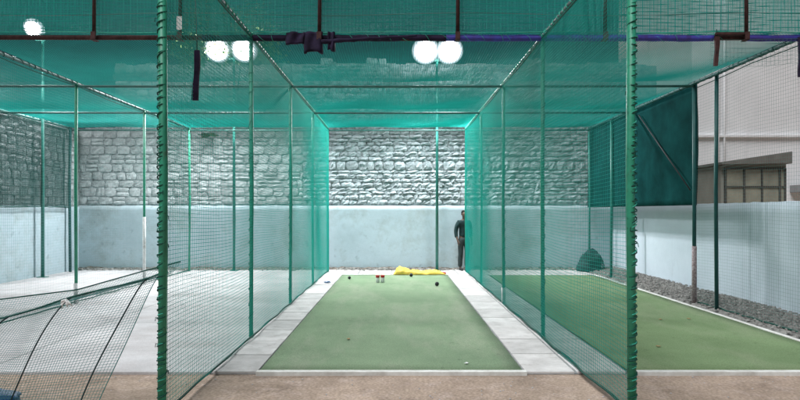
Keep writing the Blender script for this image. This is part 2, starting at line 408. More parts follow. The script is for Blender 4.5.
# core
mb = MB(); xs = np.linspace(XL-0.4, 7.2, 60)
for i in range(len(xs)-1):
    xa, xb = xs[i], xs[i+1]
    mb.box(xa, xb, 0.045 if i % 2 else 0.0455, 0.55, -0.1, wall_top((xa+xb)/2) - 0.05)
mb.build('mortar_core', M['mortar'], bw)
def band(name, u0, u1, material, parent, fn, ztop, nu, nz=14, amp=0.012):
    """uneven plaster coat; fn(u, depth, z) -> point local to parent"""
    vs_ = []; fs_ = []
    for j in range(nz+1):
        for i in range(nu+1):
            u = u0+(u1-u0)*i/nu; z = ztop*j/nz
            dd = 0.004 + amp*noise.noise((u*0.8, z*0.9, 3)) + amp*0.5*noise.noise((u*3, z*3, 6))
            if j == nz: z += 0.025*noise.noise((u*2.5, 1, 1)) + 0.015*noise.noise((u*9, 1, 1)); 
            if j == 0: z -= 0.05
            vs_.append(fn(u, -dd, z))
    for j in range(nz):
        for i in range(nu): fs_.append((j*(nu+1)+i, j*(nu+1)+i+1, (j+1)*(nu+1)+i+1, (j+1)*(nu+1)+i))
    o = len(vs_)
    for i in range(nu+1):
        p = vs_[nz*(nu+1)+i]; u = u0+(u1-u0)*i/nu
        vs_.append(fn(u, 0.06, p[2]))
    for i in range(nu): fs_.append((nz*(nu+1)+i, nz*(nu+1)+i+1, o+i+1, o+i))
    return quadmesh(name, vs_, fs_, material, parent)
band('limewash_band', XL-0.02, XR+0.02, M['band'], bw, lambda u, dd, z: (u, dd, z), ZBAND, 110)
items = courses(XL, -2.6, ZBAND+0.03, 5.9, 0.20, 0.26, 0.25, 0.42, 0.03, 0.018, 0.013, wall_top) + \
        courses(-2.6, XR+0.6, ZBAND+0.02, 5.9, 0.09, 0.17, 0.13, 0.40, 0.012, 0.026, 0.026, wall_top, (2.74, 3.0))
def sc_back(it):
    cs = it[0]; cu = (cs[0][0]+cs[2][0])/2; cz = (cs[0][1]+cs[2][1])/2
    a = (cs[1][0]-cs[0][0])*(cs[2][1]-cs[1][1])
    return a*(1.0 if cz < 3.8 else 0.35)*(1.5 if abs(cu) < 1.9 else 1.0)*(0.0 if cu > 5.3 else 1)
place_stones(bw, items, lambda u, z: (u, 0.045, z), 0, 300, lambda u, z: M['stone2'] if u < -2.6 else M['stone'], sc_back)

lw = empty('stone_wall', (XL, 0, 0), 'block stone wall with limewashed lower half along the bare concrete lanes', 'wall')
mb = MB(); mb.box(-0.5, -0.045, 4.0, YW+0.045, -0.1, 3.86); mb.build('mortar_core', M['mortar2'], lw)
# u runs along -Y seen from inside; local x depth
band('limewash_band', -YW-0.02, -4.0, M['band'], lw, lambda u, dd, z: (-dd, -u, z), ZBAND-0.02, 80)
items = courses(-YW, -4.0, ZBAND+0.01, 3.9, 0.17, 0.22, 0.24, 0.42, 0.03, 0.018, 0.013)
place_stones(lw, items, lambda u, z: (-0.045, -u, z), R(90), 300, lambda u, z: M['stone2'],
             lambda it: -it[0][0][0])

rw = empty('rendered_wall', (XR, 0, 0), 'smooth pale blue-grey rendered wall along the second carpet lane', 'wall')
mb = MB(); mb.box(0.02, 0.22, 3.0, YW+0.02, -0.1, ZBAND-0.03); mb.build('wall_core', M['band2'], rw)
o = band('render_coat', 3.0, YW-0.06, M['band2'], rw, lambda u, dd, z: (dd, u, z), ZBAND-0.01, 90, 10, 0.005)
o.data.flip_normals()

# ------------------------------------------------------------------ gravel and rubble along the walls
def rubble(name, label, n, fx, smin, smax, material, cat):
    mb = MB()
    base = [(-1,-.8,-.7),(1,-.9,-.7),(.9,1,-.7),(-1,.9,-.7),(-.7,-.6,.6),(.6,-.7,.8),(.7,.6,.6),(-.6,.7,.7)]
    fc = [(0,3,2,1),(4,5,6,7),(0,1,5,4),(1,2,6,5),(2,3,7,6),(3,0,4,7)]
    for _ in range(n):
        x, y, z = fx(); s = random.uniform(smin, smax); a = random.uniform(0, 6.28)
        sx, sy, sz = s*random.uniform(.7, 1.3), s*random.uniform(.7, 1.3), s*random.uniform(.5, .9)
        mb.add([((p[0]*sx*math.cos(a)-p[1]*sy*math.sin(a))*random.uniform(.85, 1.15)+x, (p[0]*sx*math.sin(a)+p[1]*sy*math.cos(a))+y, p[2]*sz+z) for p in base], fc)
    return tag(mb.build(name, material), label, cat, kind='stuff')
mb = MB()
vs_ = []; fs_ = []
for j in range(81):
    for i in range(9):
        x = 5.02 + 0.86*i/8; y = 6.0 + 10.4*j/80
        z = 0.004 + (i/8)**1.3*0.10*(1+0.5*noise.noise((x*3, y*1.2, 0))) + 0.012*noise.noise((x*11, y*11, 0)) - (0.05 if i == 0 else 0)
        vs_.append((x, y, z))
for j in range(80):
    for i in range(8): fs_.append((j*9+i, j*9+i+1, (j+1)*9+i+1, (j+1)*9+i))
tag(quadmesh('gravel_bank', vs_, fs_, M['gravel'], smooth=False), kind='structure')
def fx():
    t = random.random()**0.7; x = 5.06 + 0.78*t
    return x, random.uniform(6.0, 16.3), 0.01 + 0.10*t**1.3 + random.uniform(0, .015)
rubble('gravel', 'loose grey gravel heaped along the pale rendered wall', 4200, fx, 0.009, 0.024, M['gravel'], 'gravel')
def fx():
    return random.uniform(XL+.1, 5.6), YW - 0.05 - abs(random.gauss(0, .13)), 0.01 + random.uniform(0, .03)
rubble('rubble', 'small rubble and dirt along the foot of the tall stone wall', 700, fx, 0.015, 0.05, M['gravel'], 'rubble')
def fx():
    return random.uniform(-9, 9), random.uniform(3.6, 5.9), -0.026 + random.uniform(0, .008)
rubble('pebbles', 'scattered tiny pebbles on the red dirt apron', 600, fx, 0.003, 0.008, M['concrete'], 'pebbles')

M['soil'] = mat('damp_soil', (0.13, 0.115, 0.10), 0.95, 0.3, 9, None, 0.7, 50, spec=0.1, stains=((0.22, 0.20, 0.17), 4, 0.5, 0.75, (1, 1, 1)))
vs_ = []; fs_ = []
for j in range(241):
    for i in range(6):
        x = XL + 0.02 + (XR-XL-0.04)*j/240; t = i/5
        wd_ = 0.16 + 0.10*noise.noise((x*1.3, 0, 4)) + 0.06*noise.noise((x*5, 0, 4))
        vs_.append((x, YW-0.01-wd_*(1-t), -0.01 + t**1.2*(0.07+0.05*noise.noise((x*1.6, t, 1))+0.03*noise.noise((x*7, t*2, 1)))))
for j in range(240):
    for i in range(5): fs_.append((j*6+i, (j+1)*6+i, (j+1)*6+i+1, j*6+i+1))
tag(quadmesh('soil_bank', vs_, fs_, M['soil']), kind='structure')

# ------------------------------------------------------------------ posts
def post(x, y, label, big=False, material='post', group=None, base=None, ztop=ZC, r=None, lace=None):
    e = empty('net_post', (x, y, 0), label, 'post', group or 'green posts carrying the nets')
    r = r or (0.034 if big else 0.026)
    mb = MB(); lean = random.uniform(-.018, .018)
    mb.tube([(0, 0, -0.05), (lean, 0, ztop/2), (0, 0, ztop)], r, 12); mb.build('shaft', M[material], e, smooth=True)
    mb = MB(); mb.tube([(0, 0, ztop-0.01), (0, 0, ztop+0.03)], r*1.25, 10); mb.build('cap', M[material], e)
    if base:
        z1, mn = base
        mb = MB(); mb.tube([(0, 0, 0.0), (lean*.5, 0, z1/2), (lean, 0, z1)], r+0.008, 12); mb.build('painted_base', M[mn], e, smooth=True)
    if lace or big:
        mb = MB(); mb.helix((0, 0, 0.05), (0, 0, ztop-0.03), r+0.001, 0.0055 if big else 0.004, 0.068 if big else 0.16, 5, 10)
        mb.build('lacing_rope', M['rope'], e, smooth=True)
    if big:
        mb = MB(); mb.helix((0, 0, 0.05), (0, 0, ztop-0.03), r-0.001, 0.004, 0.071, 5, 10, 2.0)
        mb.build('net_selvedge', M['lightrope'], e, smooth=True)
        for k in range(14):
            z = 0.3 + k*0.25 + random.uniform(-.08, .08); a = random.uniform(0, 6.28)
            p = Vector((math.cos(a)*r, math.sin(a)*r, z)); mb = MB()
            mb.tube([p, p*1.0+Vector((math.cos(a)*.014, math.sin(a)*.014, 0)), p+Vector((math.cos(a)*.018, math.sin(a)*.018, -.03))], 0.003, 4)
            mb.build('loose_end', M['rope'], e)
    return e
names = {1: 'second', 2: 'third', 3: 'fourth', 4: 'last'}
for i, y in enumerate(BAYS):
    if i == 0:
        post(XB, y, 'rope-laced front post of net dividing concrete lane from yellow-sheet lane', True)
        post(XC, y, 'rope-laced front post of net dividing the two carpet lanes', True)
    else:
        post(XB, y, f'{names[i]} green post from the front in net dividing concrete lane from yellow-sheet lane', lace=(i < 3))
        post(XC, y, f'{names[i]} green post from the front in net dividing the two carpet lanes', lace=(i < 3), base=(0.28, 'whitepaint') if i == 2 else None)
for i, y in ((1, 7.6), (2, 10.4), (3, 13.2), (4, 16.05)):
    post(XA, y, {1: 'green post near the left end of the rusty beam, beside the concrete lane', 2: 'green post with a short pale base between the two concrete lanes',
                 3: 'green post with a tall white painted lower half between the concrete lanes', 4: 'green post at the back wall end between the concrete lanes'}[i],
         base={2: (0.36, 'whitepaint'), 3: (1.48, 'whitepaint')}.get(i))
post(XD+0.02, 10.42, 'dark post with worn pinkish base where the green shade cloth ends', material='postdark', base=(1.0, 'wornpaint'), r=0.032)
post(XD+0.04, 9.72, 'plain dark teal post on gravel next to the shade cloth edge', material='postdark', r=0.030)
post(XD+0.02, 14.45, 'teal post on gravel behind the shade cloth lane corner', material='mast', r=0.034)
post(XD, 16.05, 'teal post rising from the dark net heap at the back wall', material='mast')
post(XD+0.16, 7.6, 'dark post holding the blue end of the beam on the gravel', material='postdark')
post(XL+0.14, 15.9, 'dark green post in the corner of the two stone walls', material='postdark', r=0.036)

# ------------------------------------------------------------------ rails
def pipe(name, p0, p1, r, material, label, group, lash=None, sag=0.0):
    p0 = Vector(p0); p1 = Vector(p1)
    e = empty(name, p0, label, 'rail', group); dv = p1-p0
    mb = MB(); N = 12
    mb.tube([dv*(i/N) + Vector((0, 0, -sag*math.sin(math.pi*i/N))) for i in range(N+1)], r, 10)
    mb.build('pipe', M[material], e, smooth=True)
    if lash:
        mb = MB(); mb.helix(Vector((0, 0, 0)), dv, r+0.003, lash[0], lash[1], 4, 8); mb.build('lashing', M[lash[2]], e, smooth=True)
    return e
g = 'pipes holding up the roof net'
pipe('roof_rail', (XA, YF, ZC), (XA, YE, ZC), 0.026, 'rail', 'long roof pipe over the net between the two concrete lanes', g, (0.005, 0.17, 'rope'))
pipe('roof_rail', (XB, YF, ZC), (XB, YE, ZC), 0.028, 'rail', 'long roof pipe above net dividing concrete lane from yellow-sheet lane', g, (0.007, 0.13, 'lightrope'))
pipe('roof_rail', (XC, YF, ZC), (XC, YE, ZC), 0.028, 'rail', 'long roof pipe above the net dividing the two carpet lanes', g, (0.007, 0.13, 'lightrope'))
pipe('roof_rail', (XD, YF, ZC), (XD, YE, ZC), 0.030, 'postdark', 'dark roof edge pipe above the green shade cloth', g, (0.005, 0.17, 'rope'))
pipe('roof_rail', (XL+0.1, YF, ZC), (XL+0.1, YE, ZC), 0.024, 'rail', 'roof edge pipe along the block stone side wall', g)
for y, s in ((10.4, 'first cross pipe behind the beam under the roof net'), (13.2, 'second cross pipe behind the beam under the roof net'), (16.05, 'cross pipe at the stone wall closing the roof net')):
    pipe('cross_rail', (XL+0.1, y, ZC-0.045), (XD, y, ZC-0.045), 0.021, 'rail', s, g, sag=0.01)

# beam with its coverings
ZBM = 3.80
beam = empty('cross_beam', (0, YB, ZBM), 'heavy beam across all lanes, rusty at one end and blue-wrapped at the other', 'beam')
mb = MB(); mb.tube([(-9.2, 0, 0), (-5, 0, 0.005), (-2.45, 0, 0), (0, 0, -.01), (5.5, 0, .0)], 0.031, 12); mb.build('rusty_pipe', M['rust'], beam, smooth=True)
def wrapped(x0, x1, r, name, mt, sd):
    N = int((x1-x0)/0.04); pts = []; rs = []
    for i in range(N+1):
        x = x0+(x1-x0)*i/N
        pts.append((x, 0.004*noise.noise((x*3, sd, 0)), -0.004+0.006*noise.noise((x*2, sd, 4)))); rs.append(r*(1+0.13*noise.noise((x*6, sd, 9))))
    mb = MB(); mb.tube(pts, rs, 12); return mb.build(name, M[mt], beam, smooth=True)
wrapped(-2.46, 0.62, 0.040, 'violet_wrap', 'violet', 1)
wrapped(0.60, 4.0, 0.041, 'blue_wrap', 'blue', 2)
wrapped(4.42, 5.48, 0.041, 'blue_wrap', 'blue', 3)
mb = MB(); mb.helix((-2.4, 0, 0), (4, 0, 0), 0.045, 0.0028, 0.21, 4, 8); mb.build('lashing', M['lightrope'], beam, smooth=True)
mb = MB(); mb.box(-1.23, -1.15, -.02, .02, .035, .065); mb.build('white_clip', M['white'], beam, bevel=.008)

# rusty uprights above the beam, with their tall screen net
ux = [-5.5, -3.80, -2.72, -0.975, 0.76, 2.61, 4.38]
for i, x in enumerate(ux):
    lab = {0: 'rusty upright over the far end of the concrete lanes', 1: 'rusty upright above beam beside the single floodlight', 2: 'rusty upright above beam with a white tag',
           3: 'rusty upright above the bunched violet cloth', 4: 'rusty upright above beam where violet wrap turns blue', 5: 'rusty upright above the blue wrap near the laced front post',
           6: 'rusty upright with an angle bracket at the bare gap in the blue wrap'}[i]
    e = empty('screen_upright', (x, YB-0.075, ZBM), lab, 'upright', 'rusty uprights standing on the beam')
    mb = MB(); mb.tube([(0, 0, -0.05), (random.uniform(-.01, .01), 0, .7), (0, 0, 1.5)], 0.0235, 8); mb.build('pipe', M['rust'], e, smooth=True)
    mb = MB(); mb.box(-.03, .03, -.028, .072, -.052, -.042); mb.box(-.03, .03, -.032, -.027, -.05, .05); mb.build('bracket', M['rust'], e, bevel=.003)
    if i == 2:
        mb = MB(); mb.box(-.034, .034, -.027, -.024, .07, .24); mb.build('tag', M['white'], e, bevel=.002)
    if i == 6:
        mb = MB(); mb.box(-.38, .02, -.015, .035, .015, .045); mb.build('angle_iron', M['rust'], e, bevel=.003)
sn = empty('screen_net', (0, YB-0.04, ZBM), 'upright screen net strung above the beam', 'net')
netting('netting', lambda u, v: (u-7.2, 0.025*np.sin(u*1.9+v)+0.015*np.sin(u*5.1+2*v), 0.05+v+0.012*np.sin(u*2.7)), 12.6, 1.42, 0.045, 0.0030, M['net'], sn, 90, 8)
netting('backing_netting', lambda u, v: (u-7.2, 0.10+0.02*np.sin(u*1.3+v), 0.05+v+0.012*np.sin(u*1.7)), 12.6, 1.42, 0.013, 0.0036, M['roofnet'], sn, 90, 8)
mb = MB(); mb.tube([(-7.2+12.6*i/40, 0, 0.285+0.018*math.sin(i*.55)) for i in range(41)], 0.004, 5); mb.build('stay_wire', M['clearnet'], sn)
mb = MB(); mb.tube([(-7.2+12.6*i/40, -0.01, 0.055+0.008*math.sin(i*.9)) for i in range(41)], 0.006, 5); mb.build('hem_rope', M['lightrope'], sn)

def hanging(name, x, dy, z0, L, wd, th, material, label, lean=0.0, taper=1.0):
    e = empty(name, (x, YB+dy, z0), label, 'hanging strip', 'strips hanging from the beam')
    vs_ = []; N = 10; mb = MB()
    for i in range(N):
        t0, t1 = i/N, (i+1)/N
        def ring(t):
            w_ = wd*(1+(taper-1)*t)*(1+0.08*math.sin(t*9)); z = -L*t; xo = lean*t + 0.006*math.sin(t*5)
            return [(xo-w_/2, -th/2, z), (xo+w_/2, -th/2, z), (xo+w_/2, th/2, z), (xo-w_/2, th/2, z)]
        if i == 0: vs_ += ring(0)
        vs_ += ring(t1)
    fs_ = [(0, 1, 2, 3)] + [(k*4+a, k*4+4+a, k*4+4+(a+1) % 4, k*4+(a+1) % 4) for k in range(N) for a in range(4)] + [(N*4+3, N*4+2, N*4+1, N*4)]
    mb.add(vs_, fs_); mb.build('strip', M[material], e)
    mb = MB(); mb.tube([(0, 0, -.02), (0, 0, .09)], 0.004, 5); mb.build('tie', M['blackrope'], e)
    return e
e = hanging('hanging_strip', -1.80, -2.2, 3.05, 0.45, 0.045, 0.025, 'violet', 'long dark strip hanging on a cord before the twin floodlights', -0.012, 1.2)
mb = MB(); mb.tube([(0, 0, -.01), (-.01, 0, .4), (-.04, 0, .76)], 0.003, 5); mb.build('cord', M['clearnet'], e)
hanging('hanging_strip', 4.02, -0.06, 3.80, 0.37, 0.055, 0.03, 'rust', 'short rusty strip hanging beside the bare gap in the blue wrap', -0.01, 0.8)
hanging('hanging_strip', 5.07, -0.06, 3.79, 0.5, 0.06, 0.03, 'violet', 'dark strip hanging from the blue end of the beam', 0.01, 1.0)

# bunched cloth over the beam
e = empty('bunched_cloth', (0, YB-0.07, ZBM), 'dark violet cloth bunched and sagging over the middle of the beam', 'cloth')
def fold(x0, x1, drop, th, sd, name):
    K, N = 10, 8; vs_ = []; fs_ = []
    for j in range(N+1):
        for i in range(K+1):
            s, t = i/K, j/N
            x = x0+(x1-x0)*(s+0.02*math.sin(t*6+sd)); z = 0.05-(drop+0.05)*t*(1+0.07*math.sin(s*5+sd))
            y = -th*math.sin(math.pi*s)**.5*(0.5+0.5*t) + 0.02*math.sin(s*9+sd+t*2)
            vs_.append((x, y, z))
    for j in range(N):
        for i in range(K): fs_.append((j*(K+1)+i, (j+1)*(K+1)+i, (j+1)*(K+1)+i+1, j*(K+1)+i+1))
    o = quadmesh(name, vs_, fs_, M['violet'], e); mo = o.modifiers.new('solid', 'SOLIDIFY'); mo.thickness = 0.03
    return o
fold(-1.40, -1.16, 0.10, 0.03, 1, 'cloth_fold'); fold(-1.17, -0.93, 0.21, 0.05, 2.2, 'cloth_fold'); fold(-0.87, -0.775, 0.18, 0.04, 3.5, 'cloth_fold')
mb = MB(); N = 24
mb.tube([(-0.95+1.2*i/N, -.02+0.01*math.sin(i), -0.075+0.075*(i/N)) for i in range(N+1)], [0.03*(1-.6*i/N)*(1+.12*math.sin(i*1.7)) for i in range(N+1)], 8)
mb.build('cloth_roll', M['violet'], e, smooth=True)

# ------------------------------------------------------------------ side nets, roof nets
def side_net(x, y0, y1, label, material='net', cell=0.034, r=0.0021, sway=0.016, z0=0.02, z1=ZC-0.02, hem='rope'):
    e = empty('side_net', (x, y0, 0), label, 'net', 'nets hanging between the lanes')
    L, H = y1-y0, z1-z0
    def fn(u, v):
        ph = np.sin(np.pi*((u % 2.82)/2.82)); q = v/H
        return (sway*ph*np.sin(np.pi*q)*np.sin(u*1.3+x) + 0.004*np.sin(u*2.3+v*1.4), u, z0+v - 0.03*ph*(q) + 0.015*np.sin(u*2.1+v)*(1-q))
    netting('netting', fn, L, H, cell, r, M[material], e, 64, 14)
    mb = MB()
    mb.tube([(0.01*math.sin(i*.9), L*i/60, z0+0.008+0.012*abs(math.sin(i*.53))) for i in range(61)], 0.011, 6); mb.build('bottom_rope', M[hem], e, smooth=True)
    mb = MB(); mb.tube([(0, L*i/40, z1-0.02-0.03*math.sin(math.pi*((L*i/40) % 2.82)/2.82)) for i in range(41)], 0.007, 6); mb.build('top_rope', M[hem], e, smooth=True)
    return e
side_net(XB+0.03, YF, YE, 'tall green net dividing the concrete lane from the yellow-sheet lane')
side_net(XC-0.03, YF, YE, 'tall green net dividing the two carpet lanes')
side_net(XA, 7.6, YE, 'thin faded net between the two concrete lanes', 'clearnet', 0.045, 0.0011)
side_net(XD+0.07, 6.0, 10.4, 'thin faded net in front of the pale house', 'clearnet', 0.05, 0.0013)
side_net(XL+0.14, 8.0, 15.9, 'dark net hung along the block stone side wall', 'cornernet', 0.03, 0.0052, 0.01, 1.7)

def roof_net(x0, x1, label):
    e = empty('roof_net', (x0, YB, ZC), label, 'net', 'net roof over the lanes')
    Wd, L = x1-x0, YE-YB
    def fn(u, v):
        yb = (v+YB)
        sag = 0.05*np.abs(np.sin(np.pi*((yb-4.75) % 2.83)/2.83))*np.sin(np.pi*u/Wd)**0.6
        return (u, v, 0.035 - sag + 0.01*np.sin(u*3+v*2))
    netting('netting', fn, Wd, L, 0.035, 0.0031, M['roofnet'], e, 16, 42)
    return e
roof_net(XL+0.1, XA, 'roof net over the concrete lane by the block stone wall')
roof_net(XA, XB, 'roof net over the concrete lane next to the yellow-sheet lane')
roof_net(XB, XC, 'roof net over the yellow-sheet lane')
roof_net(XC, XD, 'roof net over the carpet lane by the rendered wall')

e = empty('valance_net', (3.95, YB-0.05, ZBM), 'short ragged net hanging under the blue end of the beam', 'net')
netting('netting', lambda u, v: (u, 0.02*np.sin(u*4), -0.03-v*(0.9+0.1*np.sin(u*3))), 1.5, 0.34, 0.05, 0.0019, M['clearnet'], e, 24, 6)

# shade cloth on the side of the wall lane
e = empty('shade_cloth', (XD+0.09, 10.45, 0), 'dark green shade cloth stretched above the pale rendered wall', 'shade cloth')
vs_ = []; fs_ = []; K, N = 46, 18
for j in range(N+1):
    for i in range(K+1):
        s, t = i/K, j/N
        y = 6.0*s; z = ZBAND-0.05 + (ZC-0.03-ZBAND+0.05)*t
        x = 0.02*math.sin(y*2.2+t*3)*math.sin(math.pi*t) + 0.012*noise.noise((y*2, z*2, 3)) 
        vs_.append((x, y, z + 0.035*t))
for j in range(N):
    for i in range(K): fs_.append((j*(K+1)+i, j*(K+1)+i+1, (j+1)*(K+1)+i+1, (j+1)*(K+1)+i))
o = quadmesh('cloth', vs_, fs_, M['cloth'], e); mo = o.modifiers.new('solid', 'SOLIDIFY'); mo.thickness = 0.004
mb = MB(); mb.tube([(-0.05, 2.4, 3.66), (-0.05, 0.15, 1.98)], 0.013, 8); mb.build('diagonal_brace', M['ball'], e, smooth=True)

# ------------------------------------------------------------------ dropped curtain net at the mouth of the concrete lane
cn = empty('curtain_net', (-1.9, 4.9, 0), 'loose net curtain drooping low across the mouth of the concrete lane', 'net')
def ztop(x):  # x world
    return np.interp(x, [-5.5, -4.4, -3.24, -2.63, -2.09, -1.9], [1.05, 0.70, 0.722, 0.90, 1.04, 1.10])
def zfold(x):
    return np.interp(x, [-5.5, -4.4, -3.51, -2.84, -2.24, -1.9], [1.12, 0.80, 0.822, 0.905, 1.074, 1.16])
UL = 3.6
def front(u, v):
    xt = -1.92 - u; q = v/1.15
    z = ztop(xt)*(1-q) + 0.0*q
    x = xt - 0.46*q**0.72 + 0.02*np.sin(u*7+v*4)
    y = 0.0 - 0.18*q**1.5 + (0.06*np.sin(u*6.2+q*1.5)+0.03*np.sin(u*13+1))*np.sin(np.pi*q*.8+.3) - 0.05*np.sin(np.pi*q)
    return (x+1.9, y, z+0.004)
netting('netting', front, UL, 1.15, 0.024, 0.0016, M['darknet'], cn, 60, 14)
def flap(u, v):
    q = v/0.4; xa = -1.92-u; xb = -1.92-u*1.06
    z = ztop(xa)*(1-q) + zfold(xb)*q - 0.05*np.sin(np.pi*q)
    return (xa*(1-q)+xb*q+1.9, 0.42*q, z)
netting('folded_netting', flap, UL, 0.4, 0.024, 0.0016, M['darknet'], cn, 60, 6)
def ropeline(fn, pts, r, name, mt):
    mb = MB(); mb.tube([tuple(float(c) for c in fn(np.array(u), np.array(v))) for u, v in pts], r, 6); mb.build(name, M[mt], cn, smooth=True)
ropeline(front, [(UL*i/60, 0) for i in range(61)], 0.0075, 'top_rope', 'rope')
ropeline(flap, [(UL*i/60, 0.4) for i in range(61)], 0.006, 'fold_rope', 'rope')
for k in range(6):
    u = 0.14 + 0.56*k
    ropeline(front, [(u, 1.15*i/24) for i in range(25)], 0.0065, 'seam_rope', 'blackrope')
ropeline(front, [(0.0, 1.15*i/24) for i in range(25)], 0.004, 'edge_rope', 'darknet')
p = front(np.array(0.72), np.array(0.02))
mb = MB()
for k in range(5):
    a = k*1.3
    mb.tube([(0, 0, 0), (.03*math.cos(a), -.02, -.02+.02*math.sin(a)), (.05*math.cos(a)+.01, -.02, -.05-.02*math.sin(a*2))], [0.008, 0.009, 0.003], 6)
mb.build('white_rag', M['white'], cn, smooth=True, loc=tuple(float(c) for c in p))
mb = MB()
for k, (z0, z1) in enumerate(((1.10, 1.2), (1.16, 1.02), (1.02, .95))):
    mb.tube([(-.02, 0, z0), (.02, -.08, (z0+z1)/2-.02), (.05, -.18, z1)], 0.006, 5)
mb.build('tie_rope', M['rope'], cn, smooth=True)

# ------------------------------------------------------------------ floodlight masts
def flood_head(e, x, z, tilt, name='lamp_head'):
    mb = MB(); mb.box(-.2, .2, -.045, .05, -.2, .2)
    for k in range(9): mb.box(-.19+k*.045, -.18+k*.045, .05, .10, -.17, .17)
    ho = mb.build(name, M['housing'], e, bevel=0.012); ho.location = (x, -0.22, z); ho.rotation_euler = (tilt, 0, 0)
    # rounded glass, widened to carry the painted glow
    mb = MB(); pts = []; n = 32
    for k in range(n):
        a = 2*math.pi*k/n; ca, sa = math.cos(a), math.sin(a)
        pts.append((0.37*math.copysign(abs(ca)**.95, ca), 0.36*math.copysign(abs(sa)**.95, sa)))
    vs_ = []
    for q in range(6):
        an = q/5*1.35; vs_ += [(px*math.cos(an), -.05-.12*math.sin(an), pz*math.cos(an)) for px, pz in pts]
    fs_ = [(q*n+k, (q+1)*n+k, (q+1)*n+(k+1) % n, q*n+(k+1) % n) for q in range(5) for k in range(n)] + [tuple(range(5*n, 6*n))]
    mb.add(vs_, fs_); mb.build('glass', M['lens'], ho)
    mb = MB(); mb.tube([(-.21, 0, 0), (-.21, .12, -.24), (.21, .12, -.24), (.21, 0, 0)], 0.012, 6); mb.build('yoke', M['housing'], ho)
    li = bpy.data.lights.new('floodlight_beam', 'SPOT'); li.energy = LAMP_W; li.spot_size = R(178); li.spot_blend = 0.22
    li.shadow_soft_size = 0.16; li.color = LAMP_COL
    lo = bpy.data.objects.new('floodlight_beam', li); C.objects.link(lo); lo.parent = ho
    lo.location = (0, -0.42, 0); lo.rotation_euler = (R(-90), 0, 0)
    return ho
def mast(x, y, H, heads, label, mt='mast'):
    e = empty('floodlight_mast', (x, y, 0), label, 'floodlight')
    mb = MB(); mb.tube([(0, 0, -.05), (0, 0, H*.5), (0, 0, H)], [0.04, 0.036, 0.03], 12); mb.build('pole', M[mt], e, smooth=True)
    mb = MB(); mb.box(-.1, .1, -.1, .1, 0, .015); mb.build('base_plate', M[mt], e)
    mb = MB(); mb.box(min(heads)-.1, max(heads)+.1, -.03, .03, H-.30, H-.24); mb.build('cross_arm', M[mt], e)
    for hx in heads:
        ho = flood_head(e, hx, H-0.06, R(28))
        if len(heads) == 1: ho.scale = (.68, .68, .68)
    return e
mast(1.08, 16.2, 5.95, (-0.32, 0.31), 'twin-headed floodlight mast behind the yellow-sheet lane')
mast(-4.40, 16.2, 5.99, (-0.36, 0.34), 'twin-headed floodlight mast at the end of the concrete lane')
mast(-8.62, 14.6, 6.05, (-0.06,), 'single-headed floodlight mast beside the block stone side wall')

# ------------------------------------------------------------------ house and shed beyond the rendered wall
hs = empty('house', (17, 24, 0), 'tall plain pale house wall rising beyond the rendered wall', 'house')
mb = MB(); mb.box(-5.2, 7, 0, 8, -0.1, 13); mb.build('wall', M['house'], hs, bevel=0.03)
mb = MB(); mb.box(-5.1, 7.02, -.12, .0, 4.55, 4.67); mb.build('string_course', M['house'], hs, bevel=0.02)
mb = MB(); mb.box(-1.3, 7, -1.2, .0, 2.35, 2.65); mb.build('ledge', M['ledge'], hs, bevel=0.02)
mb = MB(); mb.tube([(-4.2, -.08, 0), (-4.2, -.08, 10)], 0.05, 8); mb.tube([(-3.95, -.08, 0), (-3.95, -.08, 10)], 0.04, 8); mb.build('drain_pipe', M['house'], hs, smooth=True)
mb = MB(); mb.box(-5.6, 7.4, -.4, 8.4, 13, 13.3); mb.build('roof', M['ledge'], hs)
sh = empty('shed', (10.75, 18, 0), 'small shed with sloping tin roof and divided pale window beyond the wall', 'shed')
mb = MB(); xs0, xs1 = -1.03, 0.92
mb.add([(xs0, 0, -.1), (xs1, 0, -.1), (xs1, 2, -.1), (xs0, 2, -.1), (xs0, 0, 2.98), (xs1, 0, 3.2), (xs1, 2, 3.2), (xs0, 2, 2.98)],
       [(0,3,2,1),(4,5,6,7),(0,1,5,4),(1,2,6,5),(2,3,7,6),(3,0,4,7)]); mb.build('wall', M['shed'], sh)
mb = MB()
mb.add([(xs0-.1, -.25, 2.99), (xs1+.03, -.25, 3.02), (xs1+.03, 2.1, 3.02), (xs0-.1, 2.1, 2.99), (xs0-.1, -.25, 3.07), (xs1+.03, -.25, 3.38), (xs1+.03, 2.1, 3.38), (xs0-.1, 2.1, 3.07)],
       [(0,3,2,1),(4,5,6,7),(0,1,5,4),(1,2,6,5),(2,3,7,6),(3,0,4,7)]); mb.build('roof', M['tin'], sh, bevel=.01)
mb = MB(); z0, z1 = 1.2, 2.88
cols = [-0.92, -0.36, 0.17, 0.70, 0.86]
for x in cols: mb.box(x-.025, x+.025, -.07, -.003, z0, z1)
for z in (z0, 2.34, z1): mb.box(cols[0]-.025, cols[-1]+.025, -.065, -.004, z-.022, z+.022)
wf = mb.build('window', M['frame'], sh)
for i in range(len(cols)-1):
    for za, zb in ((z0, 2.34), (2.34, z1)):
        m_ = MB(); m_.box(cols[i]+.025, cols[i+1]-.025, -.03, -.022, za+.022, zb-.022); m_.build('pane', M['pane'], wf)

